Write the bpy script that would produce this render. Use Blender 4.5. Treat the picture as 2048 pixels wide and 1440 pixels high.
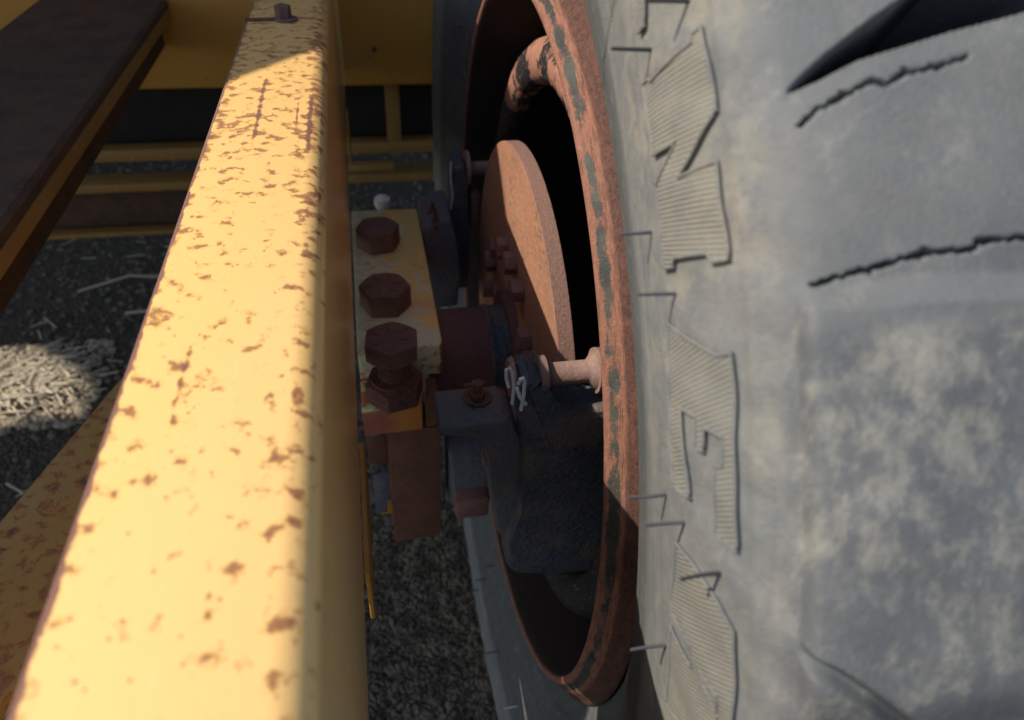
import bpy, bmesh, math, random
import numpy as np
from mathutils import Vector, Matrix
R = math.radians
for o in list(bpy.data.objects): bpy.data.objects.remove(o)
S = bpy.context.scene
C = S.collection
# ------------------------------------------------------------------ camera
cam = bpy.data.cameras.new('camera'); co = bpy.data.objects.new('camera', cam); C.objects.link(co); S.camera = co
cam.sensor_width = 36; cam.lens = 1450 / 2048 * 36; cam.clip_start = .01; cam.clip_end = 500
co.matrix_world = Matrix(((0.98103622, 0.08397178, -0.17469023, 0), (-0.18871058, 0.61922303, -0.76220152, 0),
                          (0.04416879, 0.78071319, 0.62332658, 0), (0, 0, 0, 1)))
cam.dof.use_dof = True; cam.dof.focus_distance = .42; cam.dof.aperture_fstop = 8.6; cam.dof.aperture_blades = 0
# ------------------------------------------------------------------ sky and sun
w = bpy.data.worlds.new('World'); S.world = w; w.use_nodes = True
nt = w.node_tree; nt.nodes.clear()
sky = nt.nodes.new('ShaderNodeTexSky'); sky.sky_type = 'NISHITA'; sky.sun_disc = False
sky.sun_elevation = R(45); sky.sun_rotation = R(-90); sky.air_density = 1.0; sky.dust_density = 1.0
bg = nt.nodes.new('ShaderNodeBackground'); bg.inputs[1].default_value = .13
wo = nt.nodes.new('ShaderNodeOutputWorld'); nt.links.new(sky.outputs[0], bg.inputs[0]); nt.links.new(bg.outputs[0], wo.inputs[0])
sl = bpy.data.lights.new('sun', 'SUN'); sl.energy = 4.4; sl.angle = R(.5); sl.color = (1, .93, .80)
so = bpy.data.objects.new('sun', sl); C.objects.link(so); so.rotation_euler = (0, R(-45), 0)
S.view_settings.view_transform = 'Standard'; S.view_settings.look = 'None'; S.view_settings.exposure = .35; S.view_settings.gamma = 1
S.render.engine = 'CYCLES'

# ------------------------------------------------------------------ helpers
def link(o, parent=None):
    C.objects.link(o)
    if parent: o.parent = parent
    return o
def props(o, label=None, cat=None, group=None, kind=None):
    if label: o['label'] = label
    if cat: o['category'] = cat
    if group: o['group'] = group
    if kind: o['kind'] = kind
    return o
def empty(name, loc, label, cat, group=None):
    e = bpy.data.objects.new(name, None); e.empty_display_size = .02; e.location = loc; link(e)
    return props(e, label, cat, group)
def wpos(o):
    p = Vector((0, 0, 0))
    while o: p += o.location; o = o.parent
    return p
def obj(name, bm, mat, parent=None, smooth=35, loc=None, label=None):
    """bm holds world coordinates; the object's origin goes to loc (or its parent's)"""
    me = bpy.data.meshes.new(name)
    base = wpos(parent) if parent else Vector((0, 0, 0))
    org = Vector(loc) if loc is not None else base
    bmesh.ops.translate(bm, verts=bm.verts, vec=-org)
    bmesh.ops.recalc_face_normals(bm, faces=bm.faces)
    bm.to_mesh(me); bm.free()
    me.materials.append(mat)
    if smooth:
        me.polygons.foreach_set('use_smooth', [True] * len(me.polygons)); me.set_sharp_from_angle(angle=R(smooth))
    o = bpy.data.objects.new(name, me); link(o, parent); o.location = org - base
    if label: o['label'] = label
    return o
def box(bm, x0, x1, y0, y1, z0, z1, bev=0, seg=2):
    m = Matrix.Translation(((x0 + x1) / 2, (y0 + y1) / 2, (z0 + z1) / 2)) @ Matrix.Diagonal((abs(x1 - x0), abs(y1 - y0), abs(z1 - z0), 1))
    g = bmesh.ops.create_cube(bm, size=1, matrix=m)
    if bev:
        es = {e for v in g['verts'] for e in v.link_edges}
        bmesh.ops.bevel(bm, geom=list(es), offset=bev, segments=seg, affect='EDGES', profile=.5)
def prism(bm, pts, axis, a, b, bev=0, seg=2):
    """extrude polygon pts (the two other axes in xyz order) from a to b along axis"""
    def P(p, t):
        return (t, p[0], p[1]) if axis == 'x' else (p[0], t, p[1]) if axis == 'y' else (p[0], p[1], t)
    A = [bm.verts.new(P(p, a)) for p in pts]; B = [bm.verts.new(P(p, b)) for p in pts]
    n = len(pts); bm.faces.new(A); bm.faces.new(B[::-1])
    for i in range(n): bm.faces.new((A[i], B[i], B[(i + 1) % n], A[(i + 1) % n]))
    if bev:
        es = {e for v in A + B for e in v.link_edges}
        bmesh.ops.bevel(bm, geom=list(es), offset=bev, segments=seg, affect='EDGES', profile=.5)
def lathe(bm, prof, cy, cz, seg=96, closed=False, cap=False, axis='x', cx=0, t0=0, t1=2 * math.pi):
    """revolve profile (axial, radius) about an axis through (cy,cz) parallel to x (or z: cx,cy)"""
    uv = bm.loops.layers.uv.verify()
    full = abs(t1 - t0 - 2 * math.pi) < 1e-6
    n = seg; rows = []
    for k in range(n if full else n + 1):
        t = t0 + (t1 - t0) * k / n; row = []
        for (a, r) in prof:
            if axis == 'x': p = (a, cy + r * math.cos(t), cz + r * math.sin(t))
            elif axis == 'y': p = (cy + r * math.cos(t), a, cz + r * math.sin(t))
            else: p = (cx + r * math.cos(t), cy + r * math.sin(t), a)
            row.append(bm.verts.new(p))
        rows.append(row)
    s = [0]
    for i in range(1, len(prof)): s.append(s[-1] + math.dist(prof[i], prof[i - 1]))
    m = len(prof); K = range(n)
    for k in K:
        r0, r1 = rows[k], rows[(k + 1) % len(rows)]
        for i in range(m if closed else m - 1):
            j = (i + 1) % m
            f = bm.faces.new((r0[i], r0[j], r1[j], r1[i]))
            u0, u1 = k / n * 6.283, (k + 1) / n * 6.283
            for l, q in zip(f.loops, ((u0, s[i]), (u0, s[j] if j else s[-1]), (u1, s[j] if j else s[-1]), (u1, s[i]))): l[uv].uv = q
    if cap:
        for i in (0, m - 1):
            bm.faces.new([r[i] for r in rows])
def tube(bm, pts, r, seg=10, r1=None, caps=True):
    pts = [Vector(p) for p in pts]; rows = []; up = Vector((.31, .2, .93)).normalized()
    for i, p in enumerate(pts):
        d = (pts[min(i + 1, len(pts) - 1)] - pts[max(i - 1, 0)]).normalized()
        a = d.cross(up)
        if a.length < .05: a = d.cross(Vector((1, 0, 0)))
        a.normalize(); b = d.cross(a).normalized()
        q = r if r1 is None else r + (r1 - r) * i / (len(pts) - 1)
        rows.append([bm.verts.new(p + (a * math.cos(t) + b * math.sin(t)) * q) for t in [6.28318 * k / seg for k in range(seg)]])
    for i in range(len(rows) - 1):
        for k in range(seg):
            bm.faces.new((rows[i][k], rows[i][(k + 1) % seg], rows[i + 1][(k + 1) % seg], rows[i + 1][k]))
    if caps: bm.faces.new(rows[0][::-1]); bm.faces.new(rows[-1])
def hexpts(cx, cy, r, rot):
    return [(cx + r * math.cos(R(60 * i + rot)), cy + r * math.sin(R(60 * i + rot))) for i in range(6)]
def hexhead(bm, cx, cy, z0, z1, r, rot, cham=.0035, marks=False, underside=False):
    """hex prism along z with the round chamfer real bolt heads have: corners cut back by a cone"""
    n = 72; ap = r * math.cos(R(30)); rows = []
    def hr(t):
        a = (math.degrees(t) - rot) % 60 - 30
        return ap / math.cos(R(a))
    def ring(f): return [bm.verts.new((cx + f(t)[0] * math.cos(t), cy + f(t)[0] * math.sin(t), f(t)[1])) for t in [R(rot) + 6.28318530718 * k / n for k in range(n)]]
    def top(t):
        q = hr(t); drop = (q - ap * .97) * .42
        return q, z1 - max(drop, 0)
    def bot(t):
        q = hr(t); drop = (q - ap * .97) * .58 if underside else 0
        return q, z0 + max(drop, 0)
    a = ring(bot); b = ring(top); c = ring(lambda t: (ap * .955, z1))
    d = ring(lambda t: (ap * .5, z1 + .0002))
    for P, Q in ((a, b), (b, c), (c, d)):
        for k in range(n): bm.faces.new((P[k], P[(k + 1) % n], Q[(k + 1) % n], Q[k]))
    bm.faces.new(d); bm.faces.new(a[::-1])
    if marks:
        for k in range(6):
            t = R(60 * k + rot + 12)
            m = Matrix.Translation((cx, cy, z1 + .0003)) @ Matrix.Rotation(t, 4, 'Z') @ Matrix.Translation((ap * .62, 0, 0)) @ Matrix.Diagonal((ap * .42, .0012, .0012, 1))
            bmesh.ops.create_cube(bm, size=1, matrix=m)

# ------------------------------------------------------------------ node materials
class N:
    def __init__(s, name, off=None):
        s.m = bpy.data.materials.new(name); s.m.use_nodes = True; s.t = s.m.node_tree; s.t.nodes.clear()
        s.o = s.t.nodes.new('ShaderNodeOutputMaterial'); s.b = s.t.nodes.new('ShaderNodeBsdfPrincipled')
        s.t.links.new(s.b.outputs[0], s.o.inputs[0]); s.tc = s.t.nodes.new('ShaderNodeTexCoord')
        s.obj = s.tc.outputs['Object']; s.uv = s.tc.outputs['UV']
        if off: s.obj = s.mp(s.obj, loc=off)      # back to scene coordinates
    def set(s, inp, v):
        if isinstance(v, bpy.types.NodeSocket): s.t.links.new(v, inp)
        elif isinstance(v, tuple) and len(v) == 3 and inp.type == 'RGBA': inp.default_value = (*v, 1)
        else: inp.default_value = v
    def math(s, op, a, b=0, c=0, clamp=False):
        n = s.t.nodes.new('ShaderNodeMath'); n.operation = op; n.use_clamp = clamp
        for i, v in enumerate((a, b, c)): s.set(n.inputs[i], v)
        return n.outputs[0]
    def mp(s, v, scale=(1, 1, 1), loc=(0, 0, 0), rot=(0, 0, 0)):
        n = s.t.nodes.new('ShaderNodeMapping'); s.set(n.inputs[0], v); n.inputs[1].default_value = loc; n.inputs[2].default_value = rot; n.inputs[3].default_value = scale
        return n.outputs[0]
    def noise(s, scale, detail=4, rough=.55, vec=None, dist=0, col=False):
        n = s.t.nodes.new('ShaderNodeTexNoise'); s.set(n.inputs['Vector'], vec if vec is not None else s.obj)
        n.inputs['Scale'].default_value = scale; n.inputs['Detail'].default_value = detail; n.inputs['Roughness'].default_value = rough; n.inputs['Distortion'].default_value = dist
        return n.outputs[1 if col else 0]
    def voro(s, scale, vec=None, feat='F1', out=0, rnd=1):
        n = s.t.nodes.new('ShaderNodeTexVoronoi'); n.feature = feat; s.set(n.inputs['Vector'], vec if vec is not None else s.obj)
        n.inputs['Scale'].default_value = scale; n.inputs['Randomness'].default_value = rnd
        return n.outputs[out]
    def ramp(s, f, a, b, lo=0., hi=1.):
        n = s.t.nodes.new('ShaderNodeMapRange'); n.interpolation_type = 'SMOOTHSTEP'
        s.set(n.inputs[0], f); s.set(n.inputs[1], a); s.set(n.inputs[2], b); n.inputs[3].default_value = lo; n.inputs[4].default_value = hi
        return n.outputs[0]
    def mix(s, f, a, b, blend='MIX'):
        n = s.t.nodes.new('ShaderNodeMix'); n.data_type = 'RGBA'; n.blend_type = blend
        s.set(n.inputs[0], f); s.set(n.inputs[6], a); s.set(n.inputs[7], b); return n.outputs[2]
    def xyz(s, v=None):
        n = s.t.nodes.new('ShaderNodeSeparateXYZ'); s.set(n.inputs[0], v if v is not None else s.obj); return n.outputs
    def bump(s, h, dist=.001, strength=1, nrm=None):
        n = s.t.nodes.new('ShaderNodeBump'); s.set(n.inputs['Height'], h); n.inputs['Distance'].default_value = dist; n.inputs['Strength'].default_value = strength
        if nrm is not None: s.set(n.inputs['Normal'], nrm)
        return n.outputs[0]
    def fin(s, col, rough=.6, nrm=None, metal=0, spec=.5, coat=0):
        s.set(s.b.inputs['Base Color'], col); s.set(s.b.inputs['Roughness'], rough); s.set(s.b.inputs['Metallic'], metal)
        s.set(s.b.inputs['Specular IOR Level'], spec); s.set(s.b.inputs['Coat Weight'], coat)
        if nrm is not None: s.set(s.b.inputs['Normal'], nrm)
        return s.m

def yellow_paint(name, base=(.72, .43, .085), amount=.5, edge=None, spec_rough=.32, streaks=(), scale=1., pale=(.70, .52, .22), pale_amt=.3, gloss_spec=.5, off=None):
    n = N(name, off)
    wob = n.noise(70 * scale, 4, .6, col=True)
    v = n.t.nodes.new('ShaderNodeVectorMath'); v.operation = 'MULTIPLY_ADD'; n.set(v.inputs[0], wob); v.inputs[1].default_value = (.02, .02, .02); n.set(v.inputs[2], n.obj)
    clus = n.noise(132 * scale, 1.6, .5, vec=n.mp(n.obj, (1, 1, 1), (3.1, .7, 0)), dist=.15)
    fine = n.noise(560 * scale, 5, .8)
    mid = n.noise(170 * scale, 3, .6, vec=n.mp(n.obj, (1, 1, 1), (0, 2, 5)))
    reg = n.noise(11 * scale, 2, .5, vec=n.mp(n.obj, (1, 1, 1), (7, 1, 3)))
    f = n.math('ADD', n.math('MULTIPLY', clus, 1.0), n.math('MULTIPLY', fine, .60))
    f = n.math('ADD', f, n.math('MULTIPLY', mid, .45)); f = n.math('ADD', f, n.math('MULTIPLY', reg, .30))
    if edge: f = n.math('ADD', f, edge(n))
    for (x, y0, y1, wd, st) in streaks:
        X, Y, Z = n.xyz()
        dx = n.math('ABSOLUTE', n.math('SUBTRACT', n.math('ADD', X, n.math('MULTIPLY', n.math('SUBTRACT', n.noise(45, 3), .5), .003)), x))
        m = n.math('MULTIPLY', n.math('POWER', n.ramp(dx, wd, 0), 1.5), n.math('MULTIPLY', n.ramp(Y, y0 - .01, y0 + .02), n.ramp(Y, y1 + .015, y1 - .01)))
        f = n.math('ADD', f, n.math('MULTIPLY', m, st))
    t = 1.56 - amount * .5
    core = n.ramp(f, t, t + .07); halo = n.ramp(f, t - .10, t + .06); dark = n.ramp(f, t + .08, t + .22)
    sp = n.voro(620 * scale, vec=n.mp(n.obj, (1, 1, 1), (.3, .9, 0)))
    spm = n.math('MULTIPLY', n.ramp(sp, .36, .26), n.ramp(n.math('ADD', f, n.math('MULTIPLY', fine, .3)), t + .10, t + .20))
    sp2 = n.math('MULTIPLY', n.ramp(n.voro(240 * scale, vec=n.mp(n.obj, (1, 1, 1), (1.3, .2, 0))), .16, .10), n.ramp(clus, .50, .58))
    core = n.math('MAXIMUM', core, n.math('MAXIMUM', spm, sp2)); halo = n.math('MAXIMUM', halo, n.math('MULTIPLY', sp2, .8))
    big = n.noise(9 * scale, 4, .6)
    col = n.mix(n.math('MULTIPLY', n.ramp(big, .45, .75), pale_amt), base, pale)
    scr = n.noise(900, 2, .5, vec=n.mp(n.obj, (1, .06, 1)))
    col = n.mix(n.ramp(scr, .62, .8, 0, .25), col, (.8, .6, .3))
    col = n.mix(n.math('MULTIPLY', halo, .7), col, (.50, .20, .035))
    rust = n.mix(n.noise(600, 3), (.32, .12, .04), (.42, .20, .075))
    rust = n.mix(dark, rust, (.19, .085, .06))
    col = n.mix(core, col, rust)
    pits = n.ramp(n.voro(260 * scale), .10, .05)
    pits = n.math('MULTIPLY', pits, n.ramp(n.noise(40 * scale, 1), .5, .62))
    col = n.mix(n.math('MULTIPLY', pits, .7), col, (.22, .09, .03))
    ro = n.math('ADD', n.math('MULTIPLY', core, .5), spec_rough)
    ro = n.math('ADD', ro, n.math('MULTIPLY', n.noise(120, 3), .12))
    h = n.math('ADD', n.math('MULTIPLY', core, n.math('ADD', fine, -.9)), n.math('MULTIPLY', n.noise(260, 3), .15))
    return n.fin(col, ro, n.bump(h, .0009, .8), spec=gloss_spec)

def rust_steel(name, a=(.34, .13, .065), b=(.19, .075, .045), c=(.45, .20, .11), rough=.85, scale=1., stretch=(1, 1, 1), paint=None, paint_amt=0., paint_mask=None, bumpd=.0007, off=None):
    n = N(name, off); v = n.mp(n.obj, stretch)
    f = n.noise(35 * scale, 6, .65, vec=v); g = n.noise(420 * scale, 4, .7); k = n.noise(1300 * scale, 2, .6, vec=v)
    col = n.mix(n.ramp(f, .35, .68), a, b); col = n.mix(n.ramp(g, .5, .72, 0, .8), col, c)
    col = n.mix(n.ramp(k, .56, .75, 0, .55), col, tuple(x * .4 for x in b))
    ro = rough
    if paint:
        pf = n.noise(55 * scale, 6, .68, vec=n.mp(v, (1, 1, 1), (5, 2, 1)))
        if paint_mask is not None: pf = n.math('ADD', pf, paint_mask(n))
        pm = n.ramp(pf, .62 - paint_amt, .66 - paint_amt)
        pm = n.math('MULTIPLY', pm, n.ramp(n.noise(700 * scale, 3, .6), .30, .42))
        col = n.mix(pm, col, paint); ro = n.math('SUBTRACT', rough, n.math('MULTIPLY', pm, .35))
    h = n.math('ADD', n.math('MULTIPLY', g, .8), n.math('MULTIPLY', n.noise(150 * scale, 3), .8))
    return n.fin(col, ro, n.bump(h, bumpd, .9), spec=.35)

def cast_iron(name, a=(.046, .057, .078), b=(.13, .10, .088), amt=.5, rough=.55):
    n = N(name); f = n.noise(28, 5, .6); g = n.noise(380, 4, .75); k = n.noise(1100, 2, .6)
    col = n.mix(n.ramp(f, .62 - amt * .3, .78 - amt * .3), a, b)
    col = n.mix(n.ramp(g, .50, .66, 0, .75), col, (.12, .135, .16))
    col = n.mix(n.ramp(n.noise(60, 5, .7), .52, .70, 0, .7), col, (.15, .095, .07))
    col = n.mix(n.ramp(k, .55, .7, 0, .7), col, (.012, .012, .016))
    return n.fin(col, rough, n.bump(n.math('ADD', g, n.math('MULTIPLY', n.noise(200, 3), 1.6)), .0018, 1), spec=.5)

def top_edge(n):
    X, Y, Z = n.xyz()
    e = n.math('ADD', n.ramp(X, -.076, -.089, 0, .12), n.ramp(n.math('ADD', X, n.math('MULTIPLY', n.math('SUBTRACT', n.noise(55, 5, .7), .5), .006)), -.0858, -.0868, 0, .6))
    far = n.ramp(Y, .12, .45, -.03, .07)
    right = n.math('MULTIPLY', n.ramp(X, -.040, -.030, 0, .09), n.ramp(X, -.0212, -.027, 0, 1))
    wall = n.ramp(Z, -.172, -.180, 0, -.5)
    return n.math('ADD', n.math('ADD', e, far), n.math('ADD', right, wall))
M = {}
M['beam'] = yellow_paint('beam_paint', base=(.80, .49, .18), amount=.39, edge=top_edge, pale=(.80, .50, .22), spec_rough=.18, off=(-.055, .4, -.362),
    streaks=((-.0615, .41, .52, .0024, .34), (-.031, .40, .485, .0026, .36), (-.0388, .435, .475, .0016, .30), (-.068, .175, .225, .0022, .22)), pale_amt=.25)
M['yellow'] = yellow_paint('frame_paint', base=(.45, .20, .022), amount=.25, scale=.6, spec_rough=.45, pale_amt=.1)
def blk(n):
    X, Y, Z = n.xyz()
    return n.math('ADD', n.math('ADD', n.ramp(X, .0475, .0525, 0, .40), n.ramp(Y, .508, .494, 0, .34)), n.ramp(Z, -.384, -.39, 0, .02))
def block_mat():
    n = N('block_paint', (.015, .62, -.412))
    f = n.noise(26, 3, .5, vec=n.mp(n.obj, (1, 1, 1), (.4, .2, 0))); X, Y, Z = n.xyz(); fine = n.noise(500, 4, .7); mid = n.noise(130, 4, .65)
    yb = n.ramp(n.math('ADD', n.math('ADD', f, n.math('MULTIPLY', mid, .35)), n.math('MULTIPLY', n.math('SUBTRACT', X, .02), 5)), .64, .70)
    yb = n.math('MULTIPLY', yb, n.ramp(n.math('ADD', Y, n.math('MULTIPLY', mid, .02)), .552, .560)); Xn = n.math('ADD', X, n.math('MULTIPLY', mid, -.016)); Yn = n.math('ADD', Y, n.math('MULTIPLY', fine, .012))
    yb2 = n.math('MULTIPLY', n.ramp(n.math('ADD', Xn, n.math('MULTIPLY', n.math('SUBTRACT', Y, .515), .5)), .032, .035), n.math('MULTIPLY', n.ramp(Yn, .521, .524), n.ramp(Yn, .552, .546)))
    yb = n.math('MAXIMUM', yb, yb2)
    col = n.mix(yb, (.58, .55, .37), (.70, .48, .17))
    red = n.math('MULTIPLY', n.ramp(X, .020, .045), n.math('MULTIPLY', n.ramp(Y, .535, .552), n.ramp(Y, .572, .556)))
    col = n.mix(n.math('MULTIPLY', red, n.ramp(f, .3, .6, .3, .75)), col, (.62, .22, .13))
    grime = n.math('MULTIPLY', n.ramp(mid, .45, .65), n.ramp(X, .03, -.01, .1, .6))
    col = n.mix(grime, col, (.33, .27, .16))
    sp = n.ramp(n.math('ADD', mid, n.math('MULTIPLY', fine, .45)), .90, .94)
    col = n.mix(n.math('MULTIPLY', sp, .85), col, (.06, .07, .07))
    rf = n.math('ADD', n.math('ADD', n.math('MULTIPLY', mid, .8), n.math('MULTIPLY', fine, .4)), n.math('SUBTRACT', blk(n), .12))
    col = n.mix(n.ramp(rf, .86, .93), col, (.55, .22, .06)); col = n.mix(n.ramp(rf, .93, 1.0), col, (.20, .075, .04))
    return n.fin(col, n.math('ADD', .4, n.math('MULTIPLY', n.ramp(rf, .86, .95), .4)), n.bump(n.math('ADD', fine, mid), .0008, .6))
M['block'] = block_mat()
M['speck'] = yellow_paint('speckled_paint', base=(.42, .24, .055), amount=.62, scale=.75, spec_rough=.5, pale=(.44, .30, .12), pale_amt=.6)
M['grimy'] = yellow_paint('grimy_frame_paint', base=(.24, .125, .025), amount=.30, scale=.6, spec_rough=.6, pale_amt=.1)  # darker, browner version of the frame colour
def pad_mat():
    n = N('pad_paint', (.005, .47, -.44)); mid = n.noise(60, 5, .65); fine = n.noise(500, 4, .7); X, Y, Z = n.xyz()
    g = n.math('ADD', mid, n.math('MULTIPLY', fine, .35))
    col = n.mix(n.ramp(g, .70, .76), (.42, .15, .04), (.60, .55, .28))
    col = n.mix(n.math('MULTIPLY', n.ramp(Z, -.4115, -.4135), .95), col, n.mix(n.ramp(n.math('ADD', X, n.math('MULTIPLY', mid, .02)), .005, .022), (.30, .085, .05), (.52, .19, .035)))
    col = n.mix(n.ramp(fine, .6, .75, 0, .6), col, (.17, .07, .045))
    return n.fin(col, .7, n.bump(n.math('ADD', fine, mid), .0006, .8))
M['pad'] = pad_mat()
M['bolt'] = rust_steel('bolt_rust', a=(.165, .092, .078), b=(.115, .062, .052), c=(.22, .13, .10), scale=1.4, bumpd=.0006)
M['nut'] = rust_steel('nut_rust', a=(.13, .055, .045), b=(.07, .035, .03), c=(.34, .15, .055), scale=1.)
M['hang'] = rust_steel('bracket_rust', a=(.15, .062, .034), b=(.10, .042, .026), c=(.21, .095, .05), scale=.9)
M['tube'] = rust_steel('tube_rust', a=(.13, .06, .055), b=(.095, .048, .048), c=(.17, .08, .065), scale=.8)
def disc_mat():
    n = N('disc_rust'); U, V, W_ = n.xyz(n.uv); v = n.mp(n.obj, (1, .22, .5), (0, 0, 0), (R(12), 0, 0))
    f = n.noise(30, 5, .65, vec=v); st = n.noise(700, 4, .7, vec=v); g = n.noise(600, 4, .75); pk = n.noise(230, 5, .75, vec=n.mp(n.obj, (1, .5, 1)))
    col = n.mix(n.ramp(f, .35, .68), (.42, .205, .115), (.31, .145, .085)); col = n.mix(n.ramp(st, .42, .68, 0, .7), col, (.24, .11, .07))
    col = n.mix(n.ramp(g, .55, .72, 0, .6), col, (.56, .32, .20))
    reg = n.ramp(n.noise(18, 3, .6, vec=n.mp(n.obj, (1, 1, 1), (0, .3, .1))), .42, .62)
    col = n.mix(n.math('MULTIPLY', n.ramp(pk, .50, .62, 0, .85), reg), col, (.12, .085, .07))
    fl = n.math('MULTIPLY', n.ramp(n.noise(520, 3, .7, vec=n.mp(n.obj, (1, 1, .35), (4, 0, 0))), .68, .74), reg)
    col = n.mix(n.math('MULTIPLY', fl, .8), col, (.75, .60, .42))
    edge = n.ramp(V, .1688, .1696); col = n.mix(n.math('MULTIPLY', edge, .85), col, n.mix(n.ramp(g, .4, .65), (.165, .095, .080), (.24, .14, .115)))
    h = n.math('ADD', n.math('MULTIPLY', g, .9), n.math('ADD', n.math('MULTIPLY', st, .9), n.math('MULTIPLY', pk, .8)))
    return n.fin(col, .85, n.bump(h, .0006, 1), spec=.35)
M['disc'] = disc_mat()
M['lug'] = rust_steel('stud_rust', a=(.20, .10, .085), b=(.13, .065, .055), c=(.26, .14, .12))
def groove(n):
    U, V, W_ = n.xyz(n.uv)
    a = n.math('MULTIPLY', n.ramp(V, RIMV[0], RIMV[0] + .004), n.ramp(V, RIMV[1] + .003, RIMV[1]))
    return n.math('SUBTRACT', n.math('MULTIPLY', a, .36), .26)
RIMV = (.140, .156, .12, .16)
def rim_mat():
    n = N('rim_rust')
    uvs = n.mp(n.uv, (.33, 1, 1)); sv = n.mp(uvs, (.14, 1, 1))
    st = n.noise(420, 5, .65, vec=sv); f = n.noise(30, 6, .65); g = n.noise(520, 4, .7)
    col = n.mix(n.ramp(st, .25, .75), (.28, .125, .082), (.18, .075, .050)); col = n.mix(n.ramp(f, .42, .62, 0, .6), col, (.21, .095, .064)); col = n.mix(n.ramp(n.noise(300, 4, .7, vec=sv), .50, .62, 0, .6), col, (.09, .042, .032))
    col = n.mix(n.ramp(g, .52, .72, 0, .6), col, (.38, .19, .125))
    U, V, W_ = n.xyz(n.uv)
    ln = n.noise(1500, 2, .5, vec=n.mp(n.uv, (.012, 1, 1))); col = n.mix(n.math('MULTIPLY', n.ramp(ln, .54, .66, 0, .8), n.ramp(V, RIMV[1] - .002, RIMV[1] + .001)), col, (.085, .038, .028))
    outer = n.ramp(n.math('ADD', V, n.math('MULTIPLY', n.noise(120, 3), .002)), RIMV[3], RIMV[3] + .003)
    col = n.mix(n.math('MULTIPLY', outer, n.ramp(n.noise(160, 5, .7), .36, .60, .75, 1)), col, n.mix(n.ramp(g, .4, .65), (.095, .042, .030), (.045, .024, .021)))
    pf = n.math('ADD', n.math('MULTIPLY', n.noise(45, 6, .7, vec=n.mp(n.obj, (1, .6, .6))), .8), n.math('MULTIPLY', n.noise(260, 4, .7, vec=n.mp(uvs, (.3, 1, 1))), .35))
    gm = n.math('MULTIPLY', n.ramp(V, RIMV[0] - .002, RIMV[0] + .003), n.ramp(V, RIMV[1] + .003, RIMV[1] - .002))
    pm = n.ramp(n.math('ADD', pf, n.math('MULTIPLY', gm, .225)), .69, .80)
    inner = n.ramp(V, RIMV[0] - .012, RIMV[0] - .002)
    pm = n.math('MULTIPLY', pm, n.math('MULTIPLY', inner, n.ramp(g, .34, .44)))
    col = n.mix(pm, col, n.mix(n.ramp(f, .4, .65), (.030, .036, .033), (.065, .068, .056)))
    barrel_shade = n.ramp(V, RIMV[2] + .002, RIMV[2] - .002)
    col = n.mix(n.math('MULTIPLY', barrel_shade, .92), col, (.02, .018, .016))  # barrel colour darkened to stand in for the unlit inside of the rim
    return n.fin(col, n.math('SUBTRACT', .8, n.math('MULTIPLY', pm, .3)), n.bump(n.math('ADD', n.math('ADD', g, st), n.math('MULTIPLY', pm, -.4)), .0007, .9), spec=.25)
M['rim'] = rim_mat()
def nave_shade(n):
    X, Y, Z = n.xyz()
    return n.ramp(Z, -.255, -.30, 0, .5)  # blackens the lower ring, standing in for its unlit part
M['nave'] = rust_steel('nave_rust', a=(.34, .155, .10), b=(.27, .12, .078), c=(.42, .21, .14), paint=(.02, .022, .024), paint_amt=.125, scale=.38, bumpd=.0003, paint_mask=nave_shade, off=(.242, .555, -.9529))
M['railrust'] = rust_steel('rail_rust', a=(.095, .050, .027), b=(.055, .03, .018), c=(.13, .072, .04), scale=.6)
M['blackpaint'] = rust_steel('black_paint', a=(.016, .012, .009), b=(.010, .008, .006), c=(.035, .024, .016), rough=.75)  # near-black in place of shade inside the wheel; also on the rear web
M['cast'] = cast_iron('cast_iron'); M['castgrey'] = cast_iron('cast_iron_greyer', a=(.10, .108, .128), b=(.14, .115, .108), amt=.55)
M['pin'] = rust_steel('pin_rust', a=(.25, .155, .128), b=(.18, .105, .088), c=(.33, .215, .175))
def plain(name, col, rough=.5, metal=0, var=.3):
    n = N(name); f = n.noise(300, 4, .6)
    return n.fin(n.mix(n.ramp(f, .4, .7, 0, var), col, tuple(x * .4 for x in col)), rough, n.bump(f, .0003, .5), metal)
M['wire'] = plain('galvanised_wire', (.62, .68, .70), .4, .2, .2)
M['hair'] = plain('black_rubber', (.035, .035, .038), .5); M['hairgrey'] = plain('grey_rubber', (.085, .085, .095), .5)
M['knob'] = plain('white_plastic', (.75, .75, .73), .5)
M['clod'] = plain('dry_earth', (.36, .29, .20), .95, 0, .5)
M['straw'] = plain('straw', (.50, .42, .30), .8, 0, .4)

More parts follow.
